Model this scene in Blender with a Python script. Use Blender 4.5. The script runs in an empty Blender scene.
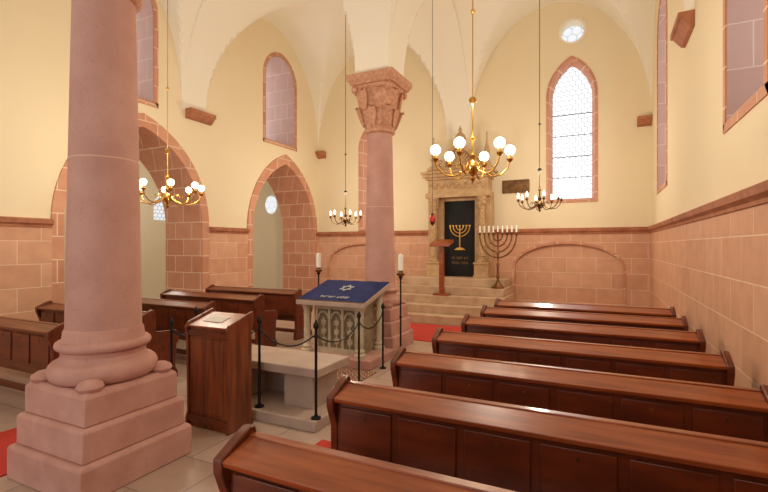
import bpy, math, random
from mathutils import Vector, Matrix
random.seed(4)
scene=bpy.context.scene
COL=scene.collection
pi=math.pi
# ---------------------------------------------------------------- mesh builder
class MB:
    def __init__(s): s.v=[]; s.f=[]
    def add(s,vs,fs):
        o=len(s.v); s.v+= [tuple(v) for v in vs]; s.f+=[tuple(i+o for i in f) for f in fs]; return s
    def box(s,x0,x1,y0,y1,z0,z1):
        vs=[(x0,y0,z0),(x1,y0,z0),(x1,y1,z0),(x0,y1,z0),(x0,y0,z1),(x1,y0,z1),(x1,y1,z1),(x0,y1,z1)]
        return s.add(vs,[(0,3,2,1),(4,5,6,7),(0,1,5,4),(1,2,6,5),(2,3,7,6),(3,0,4,7)])
    def lathe(s,prof,c=(0,0,0),seg=24):
        vs=[];fs=[];n=len(prof)
        for r,z in prof:
            for k in range(seg):
                a=2*pi*k/seg; vs.append((c[0]+max(r,1e-4)*math.cos(a),c[1]+max(r,1e-4)*math.sin(a),c[2]+z))
        for i in range(n-1):
            for k in range(seg):
                k2=(k+1)%seg
                fs.append((i*seg+k,i*seg+k2,(i+1)*seg+k2,(i+1)*seg+k))
        fs.append(tuple(reversed(range(seg)))); fs.append(tuple((n-1)*seg+k for k in range(seg)))
        return s.add(vs,fs)
    def rings(s,rings):
        n=len(rings[0]);vs=[p for r in rings for p in r];fs=[]
        for i in range(len(rings)-1):
            for k in range(n):
                k2=(k+1)%n; fs.append((i*n+k,i*n+k2,(i+1)*n+k2,(i+1)*n+k))
        fs.append(tuple(reversed(range(n)))); fs.append(tuple((len(rings)-1)*n+k for k in range(n)))
        return s.add(vs,fs)
    def prism(s,poly,axis,a,b):
        def P(p,t):
            if axis=='x': return (t,p[0],p[1])
            if axis=='y': return (p[0],t,p[1])
            return (p[0],p[1],t)
        n=len(poly); vs=[P(p,a) for p in poly]+[P(p,b) for p in poly]
        fs=[tuple(range(n)),tuple(reversed(range(n,2*n)))]
        for k in range(n):
            k2=(k+1)%n; fs.append((k,k+n,k2+n,k2))
        return s.add(vs,fs)
    def band(s,po,pin,axis,a,b):
        def P(p,t):
            if axis=='x': return (t,p[0],p[1])
            return (p[0],t,p[1])
        n=len(po); vs=[P(p,a) for p in po]+[P(p,b) for p in po]+[P(p,a) for p in pin]+[P(p,b) for p in pin]; fs=[]
        for k in range(n-1):
            fs+=[(k,k+1,n+k+1,n+k),(2*n+k,3*n+k,3*n+k+1,2*n+k+1),(k,2*n+k,2*n+k+1,k+1),(n+k,n+k+1,3*n+k+1,3*n+k)]
        fs+=[(0,n,3*n,2*n),(n-1,3*n-1,4*n-1,2*n-1)]
        return s.add(vs,fs)
    def tube(s,pts,r,seg=8):
        pts=[Vector(p) for p in pts]; rs=[]
        prev=None
        for i,p in enumerate(pts):
            t=(pts[min(i+1,len(pts)-1)]-pts[max(i-1,0)]).normalized()
            if prev is None:
                a=t.orthogonal().normalized()
            else:
                a=(prev-t*prev.dot(t)).normalized()
            prev=a; b=t.cross(a)
            rr=r[i] if isinstance(r,(list,tuple)) else r
            rs.append([p+(a*math.cos(2*pi*k/seg)+b*math.sin(2*pi*k/seg))*rr for k in range(seg)])
        return s.rings(rs)
    def sph(s,c,r,seg=16,sc=(1,1,1)):
        rings=[]
        m=seg//2
        for i in range(m+1):
            a=-pi/2+pi*i/m
            rr=max(math.cos(a),1e-3)*r
            rings.append([(c[0]+rr*math.cos(2*pi*k/seg)*sc[0],c[1]+rr*math.sin(2*pi*k/seg)*sc[1],c[2]+math.sin(a)*r*sc[2]) for k in range(seg)])
        return s.rings(rings)
    def mesh(s,name,smooth=True,ang=35):
        me=bpy.data.meshes.new(name); me.from_pydata(s.v,[],s.f)
        import bmesh
        bm=bmesh.new(); bm.from_mesh(me); bmesh.ops.recalc_face_normals(bm,faces=bm.faces); bm.to_mesh(me); bm.free()
        if smooth:
            me.polygons.foreach_set('use_smooth',[True]*len(me.polygons))
            me.set_sharp_from_angle(angle=math.radians(ang))
        me.update()
        return me

def obj(name,mb,mat,parent=None,loc=(0,0,0),label=None,cat=None,kind=None,bevel=0,group=None,ang=35,rotz=0):
    me=mb.mesh(name,ang=ang) if isinstance(mb,MB) else mb
    if mat and not me.materials: me.materials.append(mat)
    o=bpy.data.objects.new(name,me); COL.objects.link(o)
    if parent: o.parent=parent
    o.location=loc; o.rotation_euler[2]=rotz
    if bevel:
        m=o.modifiers.new('b','BEVEL'); m.width=bevel; m.segments=2; m.limit_method='ANGLE'; m.angle_limit=math.radians(40)
    if label:o['label']=label
    if cat:o['category']=cat
    if kind:o['kind']=kind
    if group:o['group']=group
    return o
def thing(name,loc,label,cat,group=None,rotz=0):
    e=bpy.data.objects.new(name,None); COL.objects.link(e); e.location=loc; e.rotation_euler[2]=rotz
    e.empty_display_size=.1
    e['label']=label; e['category']=cat
    if group:e['group']=group
    return e
def copy_tree(src,loc,rotz=0,label=None):
    n=src.copy(); COL.objects.link(n); n.location=loc; n.rotation_euler[2]=rotz
    if label:n['label']=label
    def rec(a,b):
        for c in list(a.children):
            d=c.copy(); COL.objects.link(d); d.parent=b; rec(c,d)
    rec(src,n)
    return n
# ---------------------------------------------------------------- materials
def newmat(name):
    m=bpy.data.materials.new(name); m.use_nodes=True
    return m,m.node_tree.nodes,m.node_tree.links,m.node_tree.nodes['Principled BSDF']
def rgb(h):
    def l(c): c/=255; return c/12.92 if c<=.04045 else ((c+.055)/1.055)**2.4
    return (l(h[0]),l(h[1]),l(h[2]),1)
def mix(nt,a,b,fac,mode='MIX'):
    m=nt.nodes.new('ShaderNodeMix'); m.data_type='RGBA'; m.blend_type=mode
    if isinstance(a,tuple): m.inputs[6].default_value=a
    else: nt.links.new(a,m.inputs[6])
    if isinstance(b,tuple): m.inputs[7].default_value=b
    else: nt.links.new(b,m.inputs[7])
    if isinstance(fac,float): m.inputs[0].default_value=fac
    else: nt.links.new(fac,m.inputs[0])
    return m.outputs[2]
def mathn(N,L,op,a,b=None):
    n=N.new('ShaderNodeMath'); n.operation=op
    for i,x in enumerate((a,b)):
        if x is None: continue
        if isinstance(x,(int,float)): n.inputs[i].default_value=x
        else: L.new(x,n.inputs[i])
    return n.outputs[0]
def simple(name,c1,c2=None,rough=.6,scale=3,metal=0,bump=.0,coat=0,stretch=(1,1,1),detail=4,world=False,joints=None,spots=0,croug=.2):
    m,N,L,B=newmat(name)
    tc=N.new('ShaderNodeTexCoord'); mp=N.new('ShaderNodeMapping'); mp.inputs['Scale'].default_value=stretch
    g=N.new('ShaderNodeNewGeometry')
    if world: L.new(g.outputs['Position'],mp.inputs[0])
    else: L.new(tc.outputs['Object'],mp.inputs[0])
    nz=N.new('ShaderNodeTexNoise'); nz.inputs['Scale'].default_value=scale; nz.inputs['Detail'].default_value=detail
    L.new(mp.outputs[0],nz.inputs['Vector'])
    c2=c2 or c1
    r=N.new('ShaderNodeValToRGB'); r.color_ramp.elements[0].position=.35; r.color_ramp.elements[1].position=.65
    r.color_ramp.elements[0].color=c1; r.color_ramp.elements[1].color=c2
    L.new(nz.outputs[0],r.inputs[0]); col=r.outputs[0]
    if spots:
        n2=N.new('ShaderNodeTexNoise'); n2.inputs['Scale'].default_value=45; n2.inputs['Detail'].default_value=6; L.new(g.outputs['Position'],n2.inputs['Vector'])
        r2=N.new('ShaderNodeValToRGB'); r2.color_ramp.elements[0].position=.28; r2.color_ramp.elements[1].position=.42
        k=1-spots
        r2.color_ramp.elements[0].color=(k,k*.97,k*.96,1); r2.color_ramp.elements[1].color=(1,1,1,1)
        L.new(n2.outputs[0],r2.inputs[0]); col=mix(m.node_tree,col,r2.outputs[0],1.0,'MULTIPLY')
    if joints:
        sp=N.new('ShaderNodeSeparateXYZ'); L.new(g.outputs['Position'],sp.inputs[0])
        acc=None
        for z in joints:
            q=mathn(N,L,'LESS_THAN',mathn(N,L,'ABSOLUTE',mathn(N,L,'SUBTRACT',sp.outputs[2],z)),.004)
            acc=q if acc is None else mathn(N,L,'MAXIMUM',acc,q)
        col=mix(m.node_tree,col,rgb((222,184,162)),acc)
    L.new(col,B.inputs['Base Color'])
    B.inputs['Roughness'].default_value=rough; B.inputs['Metallic'].default_value=metal
    B.inputs['Coat Weight'].default_value=coat; B.inputs['Coat Roughness'].default_value=croug
    if bump:
        b=N.new('ShaderNodeBump'); b.inputs['Strength'].default_value=bump; b.inputs['Distance'].default_value=.02
        L.new(nz.outputs[0],b.inputs['Height']); L.new(b.outputs[0],B.inputs['Normal'])
    return m
def brick(name,c1,c2,mort,bw,bh,ms,rough=.7,floor=False,off=.5,offz=0,dark=.88):
    m,N,L,B=newmat(name)
    g=N.new('ShaderNodeNewGeometry'); sp=N.new('ShaderNodeSeparateXYZ'); L.new(g.outputs['Position'],sp.inputs[0])
    cb=N.new('ShaderNodeCombineXYZ')
    if floor:
        L.new(sp.outputs[0],cb.inputs[0]); L.new(sp.outputs[1],cb.inputs[1])
    else:
        ad=mathn(N,L,'ADD',sp.outputs[0],sp.outputs[1])
        L.new(ad,cb.inputs[0])
        L.new(mathn(N,L,'ADD',sp.outputs[2],offz),cb.inputs[1])
    bt=N.new('ShaderNodeTexBrick'); L.new(cb.outputs[0],bt.inputs['Vector'])
    bt.inputs['Color1'].default_value=c1; bt.inputs['Color2'].default_value=c2; bt.inputs['Mortar'].default_value=mort
    bt.inputs['Scale'].default_value=1; bt.inputs['Mortar Size'].default_value=ms; bt.inputs['Brick Width'].default_value=bw; bt.inputs['Row Height'].default_value=bh
    bt.offset=off; bt.inputs['Mortar Smooth'].default_value=.2
    nz=N.new('ShaderNodeTexNoise'); nz.inputs['Scale'].default_value=5; nz.inputs['Detail'].default_value=6; L.new(g.outputs['Position'],nz.inputs['Vector'])
    r=N.new('ShaderNodeValToRGB'); r.color_ramp.elements[0].color=(dark,dark*.98,dark*.97,1); r.color_ramp.elements[1].color=(1.0,1.0,1.0,1)
    r.color_ramp.elements[0].position=.3; r.color_ramp.elements[1].position=.7
    L.new(nz.outputs[0],r.inputs[0])
    L.new(mix(m.node_tree,bt.outputs[0],r.outputs[0],1.0,'MULTIPLY'),B.inputs['Base Color'])
    B.inputs['Roughness'].default_value=rough
    bp=N.new('ShaderNodeBump'); bp.inputs['Strength'].default_value=.15; bp.inputs['Distance'].default_value=.01; bp.invert=True
    L.new(bt.outputs['Fac'],bp.inputs['Height']); L.new(bp.outputs[0],B.inputs['Normal'])
    return m
M_plaster=simple('plaster',rgb((239,222,186)),rgb((241,225,190)),.9,.6,world=True)
M_vault=simple('vault_plaster',rgb((246,238,218)),rgb((247,240,221)),.9,.6,world=True)
M_annex=simple('annex_plaster',rgb((228,216,188)),rgb((231,219,192)),.9,.6,world=True)
M_wains=brick('sandstone_blocks',rgb((214,160,126)),rgb((224,173,139)),rgb((240,210,180)),.62,.345,.0055)
M_sur=brick('sandstone_voussoirs',rgb((204,142,110)),rgb((216,158,126)),rgb((240,212,184)),.5,.36,.009)
M_reveal=brick('window_reveal_blocks',rgb((184,148,134)),rgb((192,157,143)),rgb((210,186,170)),.45,.40,.006,dark=.95)
M_cornice=simple('rust_sandstone',rgb((160,98,66)),rgb((186,122,88)),.75,6,world=True)
M_sand=simple('pink_sandstone',rgb((192,144,130)),rgb((204,158,144)),.8,3,bump=.06,detail=8,world=True,joints=(2.29,),spots=.10)
M_ped=simple('pink_sandstone_pedestal',rgb((188,137,122)),rgb((204,155,140)),.8,4,bump=.1,detail=8,world=True,spots=.12)
M_cap=simple('capital_sandstone',rgb((188,130,100)),rgb((214,164,132)),.8,20,bump=.2,detail=4,world=True)
M_floor=brick('floor_slabs',rgb((182,154,136)),rgb((200,174,156)),rgb((140,120,106)),.72,.5,.006,.3,floor=True)
M_red=simple('red_carpet',rgb((182,50,36)),rgb((198,60,44)),.95,60)
M_wood=simple('varnished_wood',rgb((126,54,19)),rgb((166,82,34)),.34,3,stretch=(.6,8,8),coat=.45,detail=5,croug=.12)
M_woodd=simple('dark_varnished_wood',rgb((86,35,14)),rgb((116,50,21)),.36,3,stretch=(1,6,4),coat=.25)
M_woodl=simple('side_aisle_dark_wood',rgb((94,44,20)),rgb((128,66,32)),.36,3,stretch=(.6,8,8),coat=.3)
M_oldwood=simple('aged_wood',rgb((92,42,19)),rgb((146,76,37)),.4,3,stretch=(5,5,.6),coat=.2)
M_brass=simple('polished_brass',rgb((206,158,76)),rgb((224,180,98)),.28,4,metal=1)
M_bronze=simple('aged_bronze',rgb((96,66,40)),rgb((130,94,58)),.4,10,metal=.8)
M_lbrass=simple('dull_brass',rgb((106,72,40)),rgb((140,98,58)),.4,10,metal=.6)
M_iron=simple('black_iron',rgb((22,22,24)),rgb((34,34,36)),.5,10,metal=.5)
M_arkst=simple('tan_carved_stone',rgb((170,134,92)),rgb((206,170,124)),.8,22,bump=.25,world=True)
M_arkst2=simple('dressed_tan_stone',rgb((184,148,106)),rgb((204,170,126)),.8,6,bump=.08,world=True)
M_steps=simple('step_stone',rgb((188,154,122)),rgb((206,176,144)),.7,4,bump=.1,world=True)
M_black=simple('black_door_leaf',rgb((9,8,9)),rgb((12,11,12)),.8,4)
M_gold=simple('gold',rgb((216,166,76)),rgb((228,182,94)),.4,4,metal=.4)
M_goldd=simple('tarnished_gold',rgb((140,104,52)),rgb((152,114,60)),.5,4,metal=.3)
M_wax=simple('white_wax',rgb((246,240,226)),None,.5)
M_lidrefl=simple('lid_reflection_white',rgb((232,230,222)),None,.8)
M_blue=simple('navy_velvet',rgb((14,23,80)),rgb((21,34,100)),.9,8)
M_silver=simple('silver_embroidery',rgb((190,188,180)),None,.5)
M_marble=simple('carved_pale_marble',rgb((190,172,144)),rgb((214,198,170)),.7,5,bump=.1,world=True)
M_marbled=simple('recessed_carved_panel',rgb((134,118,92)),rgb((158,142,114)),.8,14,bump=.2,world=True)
M_benchst=simple('grey_pink_stone',rgb((176,152,136)),rgb((190,166,149)),.6,4,bump=.04,world=True,spots=.06)
M_lead=simple('dark_lead',rgb((70,66,64)),None,.6)
M_redglass=simple('red_glass',rgb((190,30,20)),None,.2)
def emis(name,col,st):
    m,N,L,B=newmat(name); B.inputs['Base Color'].default_value=col
    B.inputs['Emission Color'].default_value=col; B.inputs['Emission Strength'].default_value=st; return m
M_globe=emis('lit_globe',(1,.84,.50,1),8)
M_bulb=emis('lit_candle_bulb',(1,.88,.66,1),3)
def pane(name,col,st,sx=.13,axis=0,lead=(.26,.28,.31,1),wd=.085):
    m,N,L,B=newmat(name)
    g=N.new('ShaderNodeNewGeometry'); sp=N.new('ShaderNodeSeparateXYZ'); L.new(g.outputs['Position'],sp.inputs[0])
    mt=lambda op,a,b=None: mathn(N,L,op,a,b)
    def hexd(offx,offz):
        px=mt('SUBTRACT',mt('MULTIPLY',mt('FRACT',mt('ADD',mt('DIVIDE',sp.outputs[axis],sx),100.0+offx)),sx),sx/2)
        pz=mt('SUBTRACT',mt('MULTIPLY',mt('FRACT',mt('ADD',mt('DIVIDE',sp.outputs[2],sx*1.732),100.0+offz)),sx*1.732),sx*.866)
        ax=mt('ABSOLUTE',px); az=mt('ABSOLUTE',pz)
        return mt('MAXIMUM',ax,mt('ADD',mt('MULTIPLY',ax,.5),mt('MULTIPLY',az,.866)))
    d=mt('MINIMUM',hexd(0,0),hexd(.5,.5))
    line=mt('GREATER_THAN',d,sx/2*(1-wd*2))
    nz=N.new('ShaderNodeTexNoise'); nz.inputs['Scale'].default_value=1.5; L.new(g.outputs['Position'],nz.inputs['Vector'])
    c=mix(m.node_tree,col,(col[0]*.78,col[1]*.85,col[2]*.9,1),nz.outputs[0])
    c2=mix(m.node_tree,c,lead,line)
    B.inputs['Base Color'].default_value=(.3,.3,.3,1); B.inputs['Roughness'].default_value=.3
    L.new(c2,B.inputs['Emission Color']); B.inputs['Emission Strength'].default_value=st
    return m
M_pane_b=pane('leaded_glass_bright',(.92,.97,1,1),1.5)
M_pane_s=pane('leaded_glass_side',(.9,.94,1,1),2.8,axis=1)
M_pane_d=pane('leaded_glass_dim',(.92,.95,1,1),.9,sx=.2,lead=(.5,.52,.55,1),wd=.05)
M_pane_ds=pane('leaded_glass_dim_side',(.92,.95,1,1),.85,axis=1)
# ---------------------------------------------------------------- dimensions
XR=1.01; XL=-7.6; YB=11.26; YF=-2.45; XC=-3.3; Y1=2.11; Y2=6.7
TL=1.1; TR=.8; TB=.7; HW=8.0; XA=-12.2
ZS=4.42
def arch(c,hw,zb,zs,za,n=14):
    h=za-zs; pts=[(c-hw,zb)]
    if h>=hw*.999:
        cx=(h*h-hw*hw)/(2*hw); R=hw+cx; a1=math.atan2(h,-cx)
        L_=[(c+cx+R*math.cos(pi-(pi-a1)*i/n),zs+R*math.sin(pi-(pi-a1)*i/n)) for i in range(n+1)]
    else:
        L_=[(c-hw*math.cos(pi/2*i/n),zs+h*math.sin(pi/2*i/n)) for i in range(n+1)]
    R_=[(2*c-x,z) for x,z in reversed(L_[:-1])]
    return pts+L_+R_+[(c+hw,zb)]
def cut(o,cutters):
    for i,mb in enumerate(cutters):
        c=bpy.data.objects.new('cut',mb.mesh('cut',smooth=False)); COL.objects.link(c)
        md=o.modifiers.new('x','BOOLEAN'); md.operation='DIFFERENCE'; md.solver='EXACT'; md.object=c
        bpy.context.view_layer.update()
        dg=bpy.context.evaluated_depsgraph_get()
        me=bpy.data.meshes.new_from_object(o.evaluated_get(dg))
        o.modifiers.clear(); o.data=me
        bpy.data.objects.remove(c,do_unlink=True)
def struct(name,mb,mat,label,bevel=0):
    return obj(name,mb,mat,label=label,kind='structure',bevel=bevel)
tn=[0];wn=[0]
def trim(mb,mat,label,bevel=0):
    tn[0]+=1; return struct('trim_%d'%tn[0],mb,mat,label,bevel)
def window(mb,mat,label):
    wn[0]+=1; return struct('window_%d'%wn[0],mb,mat,label)
struct('floor',MB().box(XA,XR,YF,YB,-.1,0),M_floor,'pale pink-beige stone slab floor')
wl=struct('wall_left',MB().box(XL-TL,XL,YF,YB,0,HW),M_plaster,'cream plaster wall with two pointed arch openings')
wr=struct('wall_right',MB().box(XR,XR+TR,YF,YB,-.1,HW),M_plaster,'cream plaster wall with tall arched windows')
wb=struct('wall_back',MB().box(XA,XR+TR,YB,YB+TB,-.1,HW),M_plaster,'cream plaster end wall behind the ark')
struct('wall_side',MB().box(XA-.3,XA,YF,YB,-.1,5.0),M_annex,'cream wall of the adjoining room')
struct('wall_annex',MB().box(XA,XL-TL-.001,YB-.03,YB-.001,0,5.0),M_annex,'cream end wall of the adjoining room')
struct('ceiling_annex',MB().box(XA-.3,XL-TL,YF,YB,5.0,5.1),M_annex,'flat ceiling of the adjoining room')
ops=[(5.53,1.54,1.36,2.05,4.10,3.85),(9.70,1.46,1.28,2.05,4.10,3.84)]
cutsL=[]
for c,ho,hi,zs,zo,zi in ops:
    po=arch(c,ho,0,zs,zo); pin=arch(c,hi,0,zs,zi)
    cutsL.append(MB().prism([(p[0],p[1]-(.5 if p[1]==0 else 0)) for p in po],'x',XL-TL-.2,XL+.2))
    trim(MB().band(po,pin,'x',XL-TL-.0,XL+.03),M_sur,'sandstone block surround of a pointed arch opening')
def side_window(c,hw,zb,zs,za,x0,x1,xp,t,lab,cuts,mat=M_reveal):
    po=arch(c,hw+t,zb-t,zs,za+t); pin=arch(c,hw,zb,zs,za)
    cuts.append(MB().prism(po,'x',min(x0,x1)-.05,max(x0,x1)+.05))
    mb=MB().band(po,pin,'x',x0,x1)
    mb.box(x0,x1,c-hw-t,c+hw+t,zb-t,zb)
    trim(mb,mat,'stone reveal of a deep window niche')
    s=1 if x1>x0 else -1
    e=MB().band(arch(c,hw+t+.02,zb-t-.02,zs,za+t+.02),arch(c,hw+.02,zb-.001,zs,za+.02),'x',x1-.01*s,x1+.012*s)
    e.box(min(x1-.01*s,x1+.012*s),max(x1-.01*s,x1+.012*s),c-hw-t-.02,c+hw+t+.02,zb-t-.02,zb-.02)
    trim(e,M_sur,'sandstone edging around a window niche')
    window(MB().prism(pin,'x',xp,xp+.02),M_pane_s,lab)
side_window(9.5,.58,4.38,6.0,6.62,XL-TL,XL,XL-TL+.08,.09,'tall arched leaded window in a deep niche',cutsL)
side_window(5.12,.62,4.38,6.0,6.62,XL-TL,XL,XL-TL+.08,.09,'tall arched leaded window in a deep niche',cutsL)
cut(wl,cutsL)
cutsR=[]
side_window(4.38,.5,2.76,5.3,5.9,XR+TR,XR,XR+TR-.10,.08,'tall arched leaded window in the long wall',cutsR)
side_window(9.5,.62,2.76,5.5,6.2,XR+TR,XR,XR+TR-.10,.08,'tall arched leaded window in the long wall',cutsR)
side_window(-.2,.5,2.76,5.3,5.9,XR+TR,XR,XR+TR-.10,.08,'tall arched leaded window in the long wall',cutsR)
cut(wr,cutsR)
cutsB=[]
def back_window(c,hw,zb,zs,za,t,dep,lab,sp=.07):
    wo=hw+sp+t; zo=zb-sp
    po=arch(c,wo,zo-t,zs,za+sp+t*1.3); pm=arch(c,hw+sp,zo,zs,za+sp); pin=arch(c,hw,zb,zs,za)
    cutsB.append(MB().prism(po,'y',YB-.1,YB+TB+.1))
    mb=MB().band(po,pm,'y',YB-.02,YB+TB); mb.box(c-wo,c+wo,YB-.03,YB+TB,zo-t,zo)
    n=len(pm); vs=[(p[0],YB-.01,p[1]) for p in pm]+[(p[0],YB+dep,p[1]) for p in pin]
    fs=[(k,(k+1)%n,n+(k+1)%n,n+k) for k in range(n)]
    trim(mb,M_sur,'sandstone surround of a pointed window')
    trim(MB().add(vs,fs),M_sur,'splayed pink stone reveal of a pointed window')
    window(MB().prism(pin,'y',YB+dep,YB+dep+.02),M_pane_b,lab)
    f=MB()
    for k in range(1,5):
        z=zb+(zs-zb)*k/5*1.05; f.box(c-hw,c+hw,YB+dep-.02,YB+dep-.003,z-.008,z+.008)
    trim(f,M_lead,'iron saddle bars across a leaded window')
back_window(-.60,.43,2.78,5.15,5.92,.05,.30,'tall pointed window of pale leaded glass')
back_window(-5.72,.38,2.2,4.4,5.0,.05,.30,'pointed window of pale leaded glass')
n=28
P=lambda r:[(-.58+r*math.cos(2*pi*k/n),6.62+r*math.sin(2*pi*k/n)) for k in range(n+1)]
cutsB.append(MB().prism(P(.30)[:-1],'y',YB-.1,YB+TB+.1))
trim(MB().band(P(.30),P(.25),'y',YB-.02,YB+TB),M_vault,'plaster ring around a small round window')
window(MB().prism(P(.25)[:-1],'y',YB+.3,YB+.32),M_pane_d,'small round window of pale glass')
cut(wb,cutsB)
window(MB().prism([(-9.35+.22*math.cos(2*pi*k/n),2.95+.28*math.sin(2*pi*k/n)) for k in range(n)],'y',YB-.06,YB-.035),M_pane_d,'small round window in the adjoining room')
window(MB().prism(arch(9.5,.25,2.45,2.9,3.2),'x',XA+.003,XA+.03),M_pane_ds,'small arched window in the adjoining room')
ZW=1.93
def wains(mb,lab): return trim(mb,M_wains,lab)
yA=5.53-1.54; yB_=5.53+1.54
wains(MB().box(XL,XL+.035,YF,yA,0,ZW),'pink sandstone block wainscot')
wains(MB().box(XL,XL+.035,yB_,8.24,0,ZW),'pink sandstone block wainscot')
wains(MB().box(XR-.035,XR,YF,YB,0,ZW),'pink sandstone block wainscot')
w1=wains(MB().box(XL,XR,YB-.10,YB,0,ZW),'pink sandstone block wainscot with low blind arches')
cut(w1,[MB().prism(arch(c,hw,.35,1.15,1.70),'y',YB-.2,YB-.02) for c,hw in ((-.70,1.15),(-6.0,1.15))])
for c,hw in ((-.70,1.15),(-6.0,1.15)):
    trim(MB().band(arch(c,hw+.06,.35,1.15,1.76),arch(c,hw,.35,1.15,1.70),'y',YB-.112,YB-.095),M_sur,'sandstone edge of a shallow blind arch')
prof=lambda s:[(0,ZW),(.05*s,ZW),(.055*s,ZW+.03),(.09*s,ZW+.06),(.10*s,ZW+.12),(.0,ZW+.14)]
def corn_x(x,s,a,b):
    return MB().prism([(x+p[0],p[1]) for p in prof(s)],'y',a,b)
trim(corn_x(XR,-1,YF,YB),M_cornice,'rust sandstone moulding along the wainscot')
trim(corn_x(XL,1,YF,yA),M_cornice,'rust sandstone moulding along the wainscot')
trim(corn_x(XL,1,yB_,8.24),M_cornice,'rust sandstone moulding along the wainscot')
trim(MB().prism([(YB-.08-p[0] if p[0] else YB,p[1]) for p in prof(1)],'x',XL,XR),M_cornice,'rust sandstone moulding along the wainscot')
# ---------------------------------------------------------------- vaults
BW=.30
bays_y=[(YF,Y1-BW),(Y1+BW,Y2-BW),(Y2+BW,YB)]
bays_x=[(XL,XC-BW),(XC+BW,XR)]
HV=2.94;HB=2.84
def ell(t,a,H):
    q=max(0,1-(t/a)**2); return H*math.sqrt(q)
vm=MB()
for (x0,x1) in bays_x:
    for (y0,y1) in bays_y:
        ax=(x1-x0)/2;ay=(y1-y0)/2;cx=(x0+x1)/2;cy=(y0+y1)/2;n=44
        vs=[];fs=[]
        for i in range(n+1):
            for j in range(n+1):
                tx=-math.cos(pi*i/n); ty=-math.cos(pi*j/n)
                z=ZS+max(ell(tx*ax,ax,HV),ell(ty*ay,ay,HV))
                vs.append((cx+tx*ax,cy+ty*ay,z))
        for i in range(n):
            for j in range(n):
                fs.append((i*(n+1)+j,(i+1)*(n+1)+j,(i+1)*(n+1)+j+1,i*(n+1)+j+1))
        vm.add(vs,fs)
struct('ceiling',vm,M_vault,'cream plastered groin vaults')
am=MB()
def spandrel(axis,a,b,p0,p1):
    hw=(b-a)/2;c=(a+b)/2; n=40
    pin=[(c-hw*math.cos(pi*i/n),ZS+HB*math.sin(pi*i/n)) for i in range(n+1)]
    po=[(p[0],HW-.02) for p in pin]
    am.band(po,pin,axis,p0,p1)
for yc in (Y1,Y2):
    for (x0,x1) in bays_x: spandrel('y',x0,x1,yc-BW,yc+BW)
    am.box(XC-BW,XC+BW,yc-BW,yc+BW,ZS,HW-.02)
for (y0,y1) in bays_y: spandrel('x',y0,y1,XC-BW,XC+BW)
trim(am,M_vault,'broad plaster transverse arches between the vault bays')
def corbel(cx,cy,dx,dy,w=.33):
    pr=[(0,-.17),(.05,-.16),(.14,-.05),(.17,-.045),(.17,.03),(0,.03)]
    mb=MB()
    if dx: mb.prism([(cx+dx*p[0],ZS+p[1]) for p in pr],'y',cy-w,cy+w)
    else: mb.prism([(cy+dy*p[0],ZS+p[1]) for p in pr],'x',cx-w,cx+w)
    trim(mb,M_cornice,'sandstone corbel carrying the vault',.006)
corbel(XL,Y1,1,0); corbel(XR,Y1,-1,0); corbel(XL,Y2+.1,1,0); corbel(XR,Y2,-1,0)
corbel(XL+.14,YB,0,-1,.14); corbel(XR-.14,YB,0,-1,.14)
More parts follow.
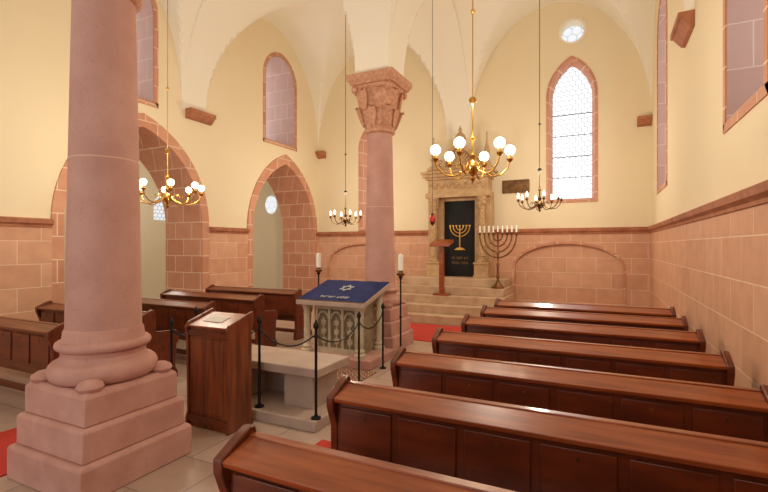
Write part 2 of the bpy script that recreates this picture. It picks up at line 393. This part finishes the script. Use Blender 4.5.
# ---------------------------------------------------------------- columns
def make_column(x,y,label):
    e=thing('stone_column',(x,y,0),label,'column','pink sandstone columns of the nave')
    ped=MB()
    r=lambda s,z:[(-s,-s,z),(s,-s,z),(s,s,z),(-s,s,z)]
    for s_,z0,z1,ch in ((.43,0,.24,.02),(.39,.24,.46,.02),(.355,.46,.68,.03)):
        ped.rings([r(s_,z0),r(s_,z1-ch),r(s_-ch,z1)])
    obj('pedestal',ped,M_ped,e,bevel=.01)
    b=MB()
    pr=[(.30,.675)]
    for i in range(9): a=-pi/2+pi*i/8; pr.append((.30+.06*math.cos(a),.75+.07*math.sin(a)))
    pr+=[(.29,.83),(.275,.86),(.28,.89)]
    for i in range(7): a=-pi/2+pi*i/6; pr.append((.275+.04*math.cos(a),.93+.035*math.sin(a)))
    pr+=[(.268,.98),(.262,1.03),(.252,1.05)]
    b.lathe(pr,seg=40)
    for sx in (-1,1):
        for sy in (-1,1):
            b.sph((sx*.27,sy*.27,.70),.085,12,(1,1,.6))
    obj('column_base',b,M_ped,e)
    pr=[(.250,1.045)]+[(.250-.044*(i/10)**1.1,1.05+(3.50-1.05)*i/10) for i in range(11)]
    obj('shaft',MB().lathe(pr,seg=48),M_sand,e)
    c=MB()
    c.lathe([(.21,3.49),(.245,3.51),(.255,3.54),(.245,3.57),(.21,3.58)],seg=32)
    rg=[]
    N_=128
    for i in range(21):
        t=i/20; z=3.57+t*.70
        rr=.225+.105*t**.8; p=2.4+8*t
        rg.append([])
        for k in range(N_):
            a=2*pi*k/N_; cc,ss=math.cos(a),math.sin(a)
            q=min(rr/((abs(cc)**p+abs(ss)**p)**(1/p)),rr*1.34)
            rg[-1].append((q*cc,q*ss,z))
    c.rings(rg)
    # two tiers of curling leaves
    for tier,(z0,hh,cnt,off) in enumerate(((3.60,.30,8,0),(3.86,.32,8,pi/8))):
        for k in range(cnt):
            a=off+2*pi*k/cnt; ca,sa=math.cos(a),math.sin(a)
            t0=(z0-3.57)/.70
            pr_=[]
            for q in range(9):
                u=q/8; z=z0+hh*math.sin(u*pi*.62)/math.sin(pi*.5)
                t=max(0,min(1,(z-3.57)/.7)); rr=.225+.105*t**.8; p=2.4+8*t
                base=min(rr/((abs(ca)**p+abs(sa)**p)**(1/p)),rr*1.34)
                out=base+.012+.055*u**3
                pr_.append((out,z,.075*math.sin(pi*(.18+.74*u))*(1 if tier==0 else 1.1)))
            rings_=[]
            for out,z,w in pr_:
                ring=[]
                for m_ in range(10):
                    b_=2*pi*m_/10
                    dx=w*math.cos(b_); dy=.020*math.sin(b_)+.012*math.cos(2*b_)
                    ring.append(((out+dy)*ca-dx*sa,(out+dy)*sa+dx*ca,z))
                rings_.append(ring)
            c.rings(rings_)
    for sx in (-1,1):
        for sy in (-1,1):
            c.sph((sx*.30,sy*.30,4.19),.065,12,(1,1,1))
    obj('capital',c,M_cap,e,ang=60)
    ab=MB()
    ab.rings([r(.34,4.25),r(.365,4.26),r(.37,4.285),r(.385,4.30),r(.405,4.32),r(.41,4.35),r(.41,4.42)])
    obj('abacus',ab,M_cap,e,bevel=.004)
    return e
make_column(XC-.07,Y1+.03,'thick pink sandstone column on a stepped pedestal beside the wooden lectern')
make_column(XC,Y2,'pink sandstone column with carved foliage capital behind the reading table')
# ---------------------------------------------------------------- pews
def make_pew(x0,x1,y,label,group,ndoor=6,top=M_wood):
    L=x1-x0; e=thing('pew',(x0+L/2,y,0),label,'bench',group); h=L/2
    ep=[(-.15,0),(-.15,.08),(-.12,.14),(-.12,.64),(-.165,.76),(-.165,.815),(-.05,.872),(.0,.89),(.03,.885),(.04,.85),(.055,.62),(.34,.60),(.38,.56),(.38,.47),(.34,.42),(.32,.14),(.36,.08),(.36,0)]
    for sx in (-1,1):
        obj('end_panel',MB().prism(ep,'x',(sx*h if sx<0 else h-.045),(sx*h+.045 if sx<0 else h)),M_woodd,e,bevel=.006)
    a=h-.045
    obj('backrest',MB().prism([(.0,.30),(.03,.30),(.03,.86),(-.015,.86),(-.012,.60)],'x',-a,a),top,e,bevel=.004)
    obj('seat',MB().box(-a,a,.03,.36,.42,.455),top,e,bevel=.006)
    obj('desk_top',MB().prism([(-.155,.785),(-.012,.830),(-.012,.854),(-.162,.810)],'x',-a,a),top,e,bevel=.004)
    lk=obj('locker',MB().box(-a,a,-.115,-.001,.42,.80),M_woodd,e,bevel=.004)
    w=2*a/ndoor
    for k in range(ndoor):
        xa=-a+k*w+.022; xb=-a+(k+1)*w-.022
        d=obj('locker_door',MB().box(xa,xb,-.127,-.116,.455,.755),M_woodd,lk,bevel=.005)
        obj('keyhole',MB().tube([((xa+xb)/2,-.131,.71),((xa+xb)/2,-.1265,.71)],.009,10),M_bronze,d)
    obj('foot_rail',MB().box(-a,a,-.02,.03,.10,.16),M_woodd,e,bevel=.004)
    return e
G1='reddish-brown pews with sloping book desks'
pr_=make_pew(-1.37,.84,1.46,'reddish-brown varnished wooden pew with sloping book desk',G1)
for yy in (2.27,3.11,4.0,4.95,5.81,6.64):
    copy_tree(pr_,(pr_.location[0],yy,0))
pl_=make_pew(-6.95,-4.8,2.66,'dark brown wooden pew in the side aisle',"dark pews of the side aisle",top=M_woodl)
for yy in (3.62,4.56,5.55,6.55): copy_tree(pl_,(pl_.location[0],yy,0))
# ---------------------------------------------------------------- book cabinet
e=thing('book_cabinet',(-3.17,3.08,0),'tall dark wooden book cabinet with sloping lid beside the column','cabinet')
obj('body',MB().prism([(-.13,0),(.13,0),(.13,.99),(-.13,.915)],'x',-.235,.235),M_oldwood,e,bevel=.004)
for sx in (-1,1):
    xa,xb=(.236,.262) if sx>0 else (-.262,-.236)
    obj('side_panel',MB().prism([(-.16,0),(.16,0),(.16,.08),(.14,.14),(.14,.86),(.17,.96),(.155,1.045),(-.14,.955),(-.17,.91),(-.15,.82),(-.14,.14),(-.16,.08)],'x',xa,xb),M_oldwood,e,bevel=.006)
obj('lid',MB().prism([(-.155,.912),(.135,.998),(.135,1.015),(-.155,.929)],'x',-.234,.234),M_wood,e,bevel=.003)
obj('front_panel',MB().box(-.18,.18,-.140,-.131,.14,.80),M_oldwood,e,bevel=.006)
for z0,z1 in ((.05,.11),(.83,.885)):
    obj('cross_rail',MB().box(-.233,.233,-.150,-.131,z0,z1),M_woodd,e,bevel=.004)
e2=obj('lid_reflection',MB().box(-.11,.11,-.06,.06,0,.002),M_lidrefl,None,(-3.19,3.07,.9755),'thin white sheet painting a light reflection on the cabinet lid','painted_reflection'); e2.rotation_euler[0]=math.atan(.296)  # white sheet stands in for light reflected off the sloping lid
# ---------------------------------------------------------------- stone bench
e=thing('stone_bench',(-3.02,3.74,0),'low pinkish stone bench on a plinth inside the chain barrier','bench')
obj('plinth',MB().box(-.74,.76,-.44,.36,0,.10),M_benchst,e,bevel=.008)
for sx in (-1,1):
    obj('bench_support',MB().box(sx*.40-.17,sx*.40+.17,-.20,.24,.10,.425),M_benchst,e,bevel=.006)
obj('rear_slab',MB().box(-.56,.56,.10,.22,.10,.425),M_benchst,e,bevel=.006)
obj('seat',MB().box(-.66,.68,-.28,.30,.425,.51),M_benchst,e,bevel=.010)
# ---------------------------------------------------------------- reading table
TX=-3.40
e=thing('reading_table',(TX,5.72,0),'carved pale stone reading table with sloping top beside the column','table')
obj('plinth',MB().box(-.66,.66,-.46,.36,0,.12),M_ped,e,bevel=.01)
TS=.27
sl=lambda y:(.885+(y+.40)*TS)
for sx in (-1,1):
    for yb in (-.32,.26):
        top=sl(yb)-.075
        pr=[(.085,.12),(.085,.16),(.06,.18),(.07,.21),(.045,.24)]
        for k in range(12): pr.append((.045+(.005 if k%2 else 0),.26+k*(top-.40)/12))
        pr+=[(.05,top-.14),(.045,top-.12),(.075,top-.04),(.085,top-.03),(.085,top)]
        obj('colonnette',MB().lathe(pr,(sx*.44,yb,0),16),M_marble,e)
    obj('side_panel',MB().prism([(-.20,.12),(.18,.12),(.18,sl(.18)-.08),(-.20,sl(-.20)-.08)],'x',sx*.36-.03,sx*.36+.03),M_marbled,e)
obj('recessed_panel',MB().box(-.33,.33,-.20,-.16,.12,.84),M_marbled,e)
pn=MB().box(-.345,.345,-.245,-.205,.12,.19).box(-.345,.345,-.245,-.205,.74,.82)
for i in range(4): pn.box(-.345+i*.218,-.345+i*.218+.035,-.245,-.205,.19,.74)
for i in range(3):
    cx=-.22+i*.22
    pn.tube([(cx-.085*math.cos(pi*k/10),-.225,.60+.10*math.sin(pi*k/10)) for k in range(0,11)],.016,6)
    pn.tube([(cx,-.215,.18),(cx,-.215,.62)],.012,6)
    for j in range(3):
        cz=.29+j*.13
        for q in range(5):
            a=pi/2+2*pi*q/5; pn.sph((cx+.03*math.cos(a),-.215,cz+.03*math.sin(a)),.024,8,(1,.6,1))
obj('carved_panel',pn,M_marble,e)
obj('table_top',MB().prism([(-.43,sl(-.43)-.07),(.40,sl(.40)-.07),(.40,sl(.40)-.004),(-.43,sl(-.43)-.004)],'x',-.56,.56),M_benchst,e,bevel=.008)
e=thing('table_cloth',(TX,5.72,0),'navy blue velvet cloth embroidered with a six-pointed star','cloth')
cm=MB()
CW=.545
nx=36;ny=22;vs=[];fs=[]
for i in range(nx+1):
    for j in range(ny+1):
        x=-CW+2*CW*i/nx; y=-.415+.81*j/ny
        wv=.0022*math.sin(i*.7+j*.4)+.0022
        vs.append((x,y,sl(y)+.006+wv))
for i in range(nx):
    for j in range(ny):
        fs.append((i*(ny+1)+j,(i+1)*(ny+1)+j,(i+1)*(ny+1)+j+1,i*(ny+1)+j+1))
cm.add(vs,fs)
cm.prism([(-.415,sl(-.415)),(.395,sl(.395)),(.395,sl(.395)+.006),(-.415,sl(-.415)+.006)],'x',-CW,CW)
obj('velvet',cm,M_blue,e)
R=.105
st=MB()
def sp_(x,y): return (x,y,sl(y)+.014)
for off in (0,pi):
    tp=[sp_(R*math.sin(off+2*pi*k/3),.07+R*1.1*math.cos(off+2*pi*k/3)) for k in range(4)]
    for k in range(3): st.tube([tp[k],tp[k+1]],.007,6)
obj('star_emblem',st,M_silver,e)
fr=MB()
for i in range(90):
    x=-CW+2*CW*i/89; fr.tube([(x,-.412,sl(-.412)+.008),(x,-.430,sl(-.430)+.003)],.003,4)
f=obj('fringe',fr,M_goldd,e); f['kind']='stuff'
def text_mesh(body,size,mat,parent,loc,rotx,name):
    cu=bpy.data.curves.new(name,'FONT'); cu.body=body; cu.size=size; cu.align_x='CENTER'; cu.align_y='CENTER'; cu.extrude=.0015
    o=bpy.data.objects.new(name,cu); COL.objects.link(o); bpy.context.view_layer.update()
    me=bpy.data.meshes.new_from_object(o.evaluated_get(bpy.context.evaluated_depsgraph_get()))
    bpy.data.objects.remove(o,do_unlink=True)
    me.materials.clear(); me.materials.append(mat)
    q=bpy.data.objects.new(name,me); COL.objects.link(q); q.parent=parent; q.location=loc; q.rotation_euler[0]=rotx; return q
text_mesh('\u05E9\u05DE\u05E2 \u05D9\u05E9\u05E8\u05D0\u05DC'[::-1],.10,M_silver,e,(0,-.29,sl(-.29)+.014),math.atan(TS),'lettering')
# ---------------------------------------------------------------- candle stands
def candle_stand(x,y,label):
    e=thing('candle_stand',(x,y,0),label,'candle stand','iron candle stands at the reading table')
    obj('pole',MB().lathe([(.12,0),(.12,.015),(.04,.03),(.015,.06),(.012,.6),(.022,.62),(.012,.64),(.012,1.16),(.03,1.2),(.012,1.22)],seg=16),M_iron,e)
    obj('drip_pan',MB().lathe([(.015,1.2),(.06,1.235),(.065,1.25),(.04,1.25),(.03,1.29),(.035,1.30)],seg=20),M_bronze,e)
    obj('candle',MB().lathe([(.04,1.295),(.04,1.52),(.03,1.53),(.003,1.53),(.003,1.55)],seg=16),M_wax,e)
candle_stand(-4.22,6.26,'black iron stand with thick white candle by the blue-covered table')
candle_stand(-2.61,5.98,'black iron stand with thick white candle in front of the column')
# ---------------------------------------------------------------- chain posts
posts=[(-4.62,4.10,0),(-4.15,3.36,0),(-2.96,3.38,.10),(-2.30,3.37,.10),(-2.55,4.62,0),(-2.64,5.45,0)]
p0=thing('barrier_post',(posts[0][0],posts[0][1],posts[0][2]),'slim black iron barrier post carrying a chain','post','iron barrier posts')
obj('pole',MB().lathe([(.045,0),(.045,.012),(.018,.02),(.013,.05),(.013,.72),(.022,.74),(.013,.76),(.013,.80)],seg=14),M_iron,p0)
obj('finial',MB().lathe([(.013,.80),(.026,.82),(.026,.84),(.012,.87),(.003,.89)],seg=14),M_iron,p0)
for p in posts[1:]: copy_tree(p0,p)
for i,(a,b) in enumerate(((0,1),(1,2),(2,3),(3,4),(4,5))):
    A=Vector(posts[a])+Vector((0,0,.74)); B=Vector(posts[b])+Vector((0,0,.74))
    d=(B-A).normalized(); A=A+d*.026; B=B-d*.026
    m=MB(); n=26; pts=[]
    for k in range(n*2+1):
        t=k/(2*n); pts.append(A.lerp(B,t)-Vector((0,0,.12*4*t*(1-t))))
    rr=[.004+.006*(k%2) for k in range(len(pts))]
    m.tube(pts,rr,6)
    obj('barrier_chain',m,M_iron,None,label='black iron chain slung between barrier posts',cat='chain',group='barrier chains')
# ---------------------------------------------------------------- carpets, rug
def flat(name,x0,x1,y0,y1,mat,label,cat):
    obj(name,MB().box(x0,x1,y0,y1,.001,.012),mat,None,label=label,cat=cat)
flat('carpet_runner',-2.12,-1.4,.2,3.2,M_red,'plain red carpet runner on the stone floor','carpet')
flat('carpet_runner',-4.75,-3.85,-.6,2.6,M_red,'plain red carpet runner beside the column','carpet')
flat('carpet_runner',-4.5,-1.4,7.3,8.9,M_red,'plain red carpet in front of the ark steps','carpet')
m,N,L,B=newmat('patterned_rug'); g=N.new('ShaderNodeNewGeometry'); vo=N.new('ShaderNodeTexVoronoi'); vo.inputs['Scale'].default_value=13; vo.distance='MANHATTAN'; vo.inputs['Randomness'].default_value=.35
L.new(g.outputs['Position'],vo.inputs['Vector']); r=N.new('ShaderNodeValToRGB'); r.color_ramp.interpolation='CONSTANT'
cr=r.color_ramp; cr.elements[0].color=rgb((196,168,130)); cr.elements[1].position=.75; cr.elements[1].color=rgb((60,46,52)); x=cr.elements.new(.2); x.color=rgb((70,50,52)); x=cr.elements.new(.33); x.color=rgb((150,66,50)); x=cr.elements.new(.58); x.color=rgb((200,172,136))
L.new(vo.outputs['Distance'],r.inputs[0]); L.new(r.outputs[0],B.inputs['Base Color']); B.inputs['Roughness'].default_value=.95
flat('patterned_rug',-4.4,-2.62,4.12,5.22,m,'small patterned oriental rug before the reading table','rug')
# ---------------------------------------------------------------- ark steps & ark
AX=-3.15
e=thing('ark_steps',(AX,9.0,0),'flight of five worn stone steps leading to the ark','steps')
for i in range(5):
    w=1.42-.05*i
    obj('step',MB().box(-w,w,i*.3,YB-9.0-.13,i*.178,(i+1)*.178),M_steps,e,bevel=.01)
ZA=.89; YA=11.13
e=thing('torah_ark',(AX,YA,ZA),'carved stone ark with columns, crowned pediment and black doors','ark')
for sx in (-1,1):
    x0,x1=(.40,.80) if sx>0 else (-.80,-.40)
    obj('pier',MB().box(x0,x1,-.32,0,.0,1.95),M_arkst2,e,bevel=.01)
    obj('pedestal',MB().box(sx*.60-.17,sx*.60+.17,-.52,-.321,0,.32).box(sx*.60-.19,sx*.60+.19,-.54,-.321,.32,.37).box(sx*.60-.19,sx*.60+.19,-.54,-.321,0,.06),M_arkst2,e,bevel=.006)
    cl=MB().lathe([(.11,.37),(.11,.41),(.085,.43),(.08,.5),(.095,.52),(.08,.55),(.082,.9),(.07,1.65),(.09,1.67),(.075,1.69),(.10,1.85),(.125,1.9),(.125,1.95)],(sx*.60,-.425,0),20)
    for q in range(8):
        a=2*pi*q/8; cl.sph((sx*.60+.085*math.cos(a),-.425+.085*math.sin(a),1.78),.028,8,(1,1,1.8))
    obj('column',cl,M_arkst,e)
    obj('pinnacle',MB().lathe([(.11,2.72),(.11,2.78),(.07,2.80),(.06,2.88),(.09,2.95),(.05,3.02),(.075,3.06),(.035,3.26),(.012,3.46),(.024,3.49),(.004,3.54)],(sx*.68,-.25,0),14),M_arkst2,e)
    pts=[(sx*(.50+.11*math.cos(k*.45)*(1-k/22)),-.25,2.83+.11*math.sin(k*.45)*(1-k/22)) for k in range(20)]
    obj('scroll',MB().tube(pts,.022,8),M_arkst2,e)
obj('lintel',MB().box(-.40,.40,-.30,0,1.88,1.95),M_arkst2,e,bevel=.006)
obj('entablature',MB().box(-.80,.80,-.54,0,1.95,2.08).box(-.75,.75,-.48,0,2.08,2.40).box(-.80,.80,-.54,0,2.40,2.46).box(-.86,.86,-.60,0,2.46,2.54).box(-.90,.90,-.64,0,2.54,2.60),M_arkst2,e,bevel=.012)
fz=MB()
# one continuous vine scroll with leaves
vine=[(-.70+1.40*k/120,-.488,2.24+.055*math.sin(k*2*pi/15)) for k in range(121)]
fz.tube(vine,[.014+.016*abs(math.sin(k*pi/7.5)) for k in range(121)],8)
obj('frieze_carving',fz,M_arkst,e)
obj('attic',MB().box(-.80,.80,-.42,0,2.60,2.72),M_arkst2,e,bevel=.01)
sh=MB().prism([(.36*math.cos(pi*k/20),2.72+.46*math.sin(pi*k/20)) for k in range(21)],'y',-.28,-.05)
rim=lambda r,h:[(-r*math.cos(pi*k/24),2.72+h*math.sin(pi*k/24)) for k in range(25)]
sh.band(rim(.42,.54),rim(.35,.45),'y',-.36,-.05)
for k in range(1,12):
    a=pi*k/12; sh.tube([(.04*math.cos(a),-.29,2.75+.04*math.sin(a)),(.30*math.cos(a),-.31,2.74+.37*math.sin(a))],[.010,.030],8)
obj('shell_pediment',sh,M_arkst2,e)
obj('crown_finial',MB().lathe([(.10,3.24),(.14,3.27),(.09,3.31),(.13,3.38),(.15,3.44),(.12,3.52),(.06,3.58),(.03,3.62),(.05,3.66),(.02,3.72),(.004,3.78)],(0,-.2,0),18),M_arkst2,e)
dr=obj('door',MB().box(-.40,.40,-.22,-.17,0,1.88),M_black,e)
mn=MB()
cz=1.25
for rr in (.09,.17,.25):
    mn.tube([(rr*math.cos(pi+pi*k/16),-.228,cz+rr*math.sin(pi+pi*k/16)) for k in range(17)],.013,6)
mn.tube([(0,-.228,.72),(0,-.228,1.27)],.015,6)
for k in range(-3,4):
    rr=(0,.09,.17,.25)[abs(k)]*(1 if k>0 else -1); mn.box(rr-.022,rr+.022,-.235,-.222,cz,cz+.03)
mn.prism([(-.15,.66),(.15,.66),(.06,.72),(-.06,.72)],'y',-.235,-.222)
obj('gold_menorah_emblem',mn,M_gold,dr,label='gold seven-branched menorah emblem')
text_mesh('\u05D3\u05E2 \u05DC\u05E4\u05E0\u05D9 \u05DE\u05D9'[::-1],.10,M_goldd,dr,(0,-.224,.46),pi/2,'gold_lettering')
text_mesh('\u05D0\u05EA\u05D4 \u05E2\u05D5\u05DE\u05D3'[::-1],.10,M_goldd,dr,(0,-.224,.34),pi/2,'gold_lettering')
e=thing('lectern',(-3.24,9.76,.534),'tall reddish wooden lectern standing on the ark steps','lectern')
obj('base',MB().box(-.17,.17,-.13,.13,0,.05),M_wood,e,bevel=.005)
obj('post',MB().box(-.05,.05,-.05,.05,.05,1.12),M_wood,e,bevel=.005)
obj('slanted_top',MB().prism([(-.18,1.10),(.16,1.20),(.16,1.27),(-.18,1.17)],'x',-.23,.23),M_wood,e,bevel=.006)
e=thing('candelabrum',(-2.04,10.05,.712),'large aged bronze nine-branched candelabrum on the ark steps','candelabrum')
obj('base',MB().lathe([(.14,0),(.14,.03),(.10,.06),(.05,.12),(.025,.2),(.04,.26),(.022,.3)],seg=20),M_lbrass,e)
obj('stem',MB().lathe([(.022,.28),(.022,.5),(.04,.53),(.02,.56),(.02,.75),(.035,.78),(.018,.82),(.018,1.22),(.03,1.25)],seg=12),M_lbrass,e)
for i,rr in enumerate((.10,.20,.30,.40)):
    pts=[(rr*math.cos(pi+pi*k/24),0,1.18+rr*1.25*math.sin(pi+pi*k/24)) for k in range(25)]
    b=MB().tube(pts,.016,8)
    for sx in (-1,1): b.sph((sx*rr*.71,0,1.18-rr*1.25*.71),.026,8); b.lathe([(.012,1.17),(.032,1.2),(.032,1.23),(.02,1.24)],(sx*rr,0,0),10)
    obj('branch',b,M_lbrass,e)
for k in range(-4,5):
    obj('candle',MB().lathe([(.018,1.235),(.018,1.38),(.003,1.39)],(k*.10,0,0),8),M_wax,e)
e=thing('wall_plaque',(-1.85,YB-.001,3.1),'dark bronze inscribed memorial plaque on the cream wall','plaque')
obj('plate',MB().box(-.32,.32,-.035,0,-.16,.16),M_bronze,e,bevel=.008)
ln=MB()
for j in range(4): ln.box(-.26,.26,-.038,-.034,.09-j*.06,.10-j*.06)
obj('raised_lines',ln,M_bronze,e)
# ---------------------------------------------------------------- hanging lamps
def chandelier(x,y,z,R,n,gr,topz,label,matg,group,knobs=True,rot=0,metal=None,ar=.0085):
    metal=metal or M_brass
    e=thing('chandelier',(x,y,z),label,'chandelier',group)
    rod=MB().lathe([(.006,.30),(.006,topz-z)],seg=8)
    for kz in ((.62,.04) ,(1.5,.025)): rod.sph((0,0,kz[0]),kz[1],12,(1,1,.8))
    rod.lathe([(.05,topz-z-.06),(.02,topz-z-.1),(.01,topz-z-.12)][::-1],seg=12)
    obj('suspension_rod',rod,metal if knobs else M_iron,e)
    obj('hub',MB().lathe([(.004,-.20),(.016,-.18),(.028,-.16),(.012,-.14),(.025,-.12),(.06,-.08),(.068,-.04),(.048,.0),(.02,.03),(.038,.07),(.016,.11),(.012,.2),(.032,.24),(.016,.27),(.007,.32)],seg=20),metal,e)
    for k in range(n):
        a=rot+2*pi*k/n; ca,sa=math.cos(a),math.sin(a)
        rel=[(.05,-.04),(.12,-.10),(.22,-.14),(.32,-.12),(.39,-.06),(.42,.02)]
        pts=[]
        for i in range(len(rel)-1):
            for q in range(3):
                t=q/3; pts.append((rel[i][0]+(rel[i+1][0]-rel[i][0])*t,rel[i][1]+(rel[i+1][1]-rel[i][1])*t))
        pts.append(rel[-1]); s_=R/.42
        am_=MB().tube([(p[0]*s_*ca,p[0]*s_*sa,p[1]) for p in pts],ar,8)
        cu=[(.14+.045*math.cos(q*.5),-.05+.045*math.sin(q*.5)) for q in range(11)]
        am_.tube([(p[0]*s_*ca,p[0]*s_*sa,p[1]) for p in cu],.005,6)
        arm=obj('arm',am_,metal,e)
        obj('socket',MB().lathe([(.008,.0),(.03,.025),(.035,.035),(.015,.04),(.015,.075)],(R*ca,R*sa,0),12),metal,arm)
        if gr>.04: g=MB().sph((R*ca,R*sa,.07+gr),gr,16)
        else: g=MB().lathe([(gr*.6,.07),(gr,.10),(gr*.9,.13),(gr*.4,.165),(.003,.18)],(R*ca,R*sa,0),10)
        obj('lamp_globe',g,matg,arm)
    return e
crown=ZS+HV
chandelier(-1.14,4.4,2.48,.37,6,.052,crown,'brass six-arm chandelier with glowing round globes',M_globe,'brass chandeliers with globes',rot=.45)
chandelier(-5.52,4.4,2.38,.45,8,.046,crown,'brass eight-arm chandelier with glowing round globes',M_globe,'brass chandeliers with globes',rot=.2,ar=.008)
chandelier(-5.38,9.1,2.30,.36,6,.026,crown,'small dark brass chandelier with candle bulbs near the side aisle',M_bulb,'small candle-bulb chandeliers',False,.3,M_bronze)
chandelier(-1.05,9.1,2.50,.40,8,.026,crown,'small dark brass chandelier with candle bulbs before the pointed window',M_bulb,'small candle-bulb chandeliers',False,.3,M_bronze)
e=thing('eternal_lamp',(-3.3,9.3,2.25),'small hanging eternal lamp with red glass before the ark','lamp')
obj('chain',MB().lathe([(.005,.12),(.005,ZS+HB-2.25)],seg=6),M_iron,e)
obj('lamp_frame',MB().lathe([(.004,-.16),(.03,-.13),(.06,-.08),(.065,-.07)],seg=14).lathe([(.055,.07),(.03,.1),(.006,.13)],seg=14),M_bronze,e)
obj('red_glass',MB().lathe([(.055,-.075),(.065,0),(.05,.07)],seg=14),M_redglass,e)
# ---------------------------------------------------------------- lights
def point(loc,w,col,rad=.3):
    l=bpy.data.lights.new('lamp_or_fill_light','POINT'); l.energy=w; l.color=col; l.shadow_soft_size=rad
    o=bpy.data.objects.new('lamp_or_fill_light',l); COL.objects.link(o); o.location=loc; return o
warm=(1,.90,.74)
point((-1.14,4.4,3.1),84,warm,.14)
point((-5.52,4.4,3.0),98,warm,.14)
point((-5.38,9.1,2.9),96,warm,.14)
point((-1.05,9.1,3.1),86,warm,.14)
point((-10.5,8,3.2),42,(1,.94,.84),.4)  # added fill light for the adjoining room, no lamp hangs there
point((-10.5,3,3.2),38,(1,.94,.84),.4)  # second unseen fill light, added to brighten the adjoining room
w=bpy.data.worlds.new('w'); scene.world=w; w.use_nodes=True
bg=w.node_tree.nodes['Background']; bg.inputs[0].default_value=(1,.975,.94,1); bg.inputs[1].default_value=1.05
# ---------------------------------------------------------------- camera
cd=bpy.data.cameras.new('cam'); cd.sensor_width=36; cd.lens=449/768*36; cd.clip_start=.02
co=bpy.data.objects.new('camera',cd); COL.objects.link(co); co.location=(0,0,1.65); co.rotation_euler=(pi/2,0,math.radians(25.7))
scene.camera=co
scene.view_settings.view_transform='Standard'
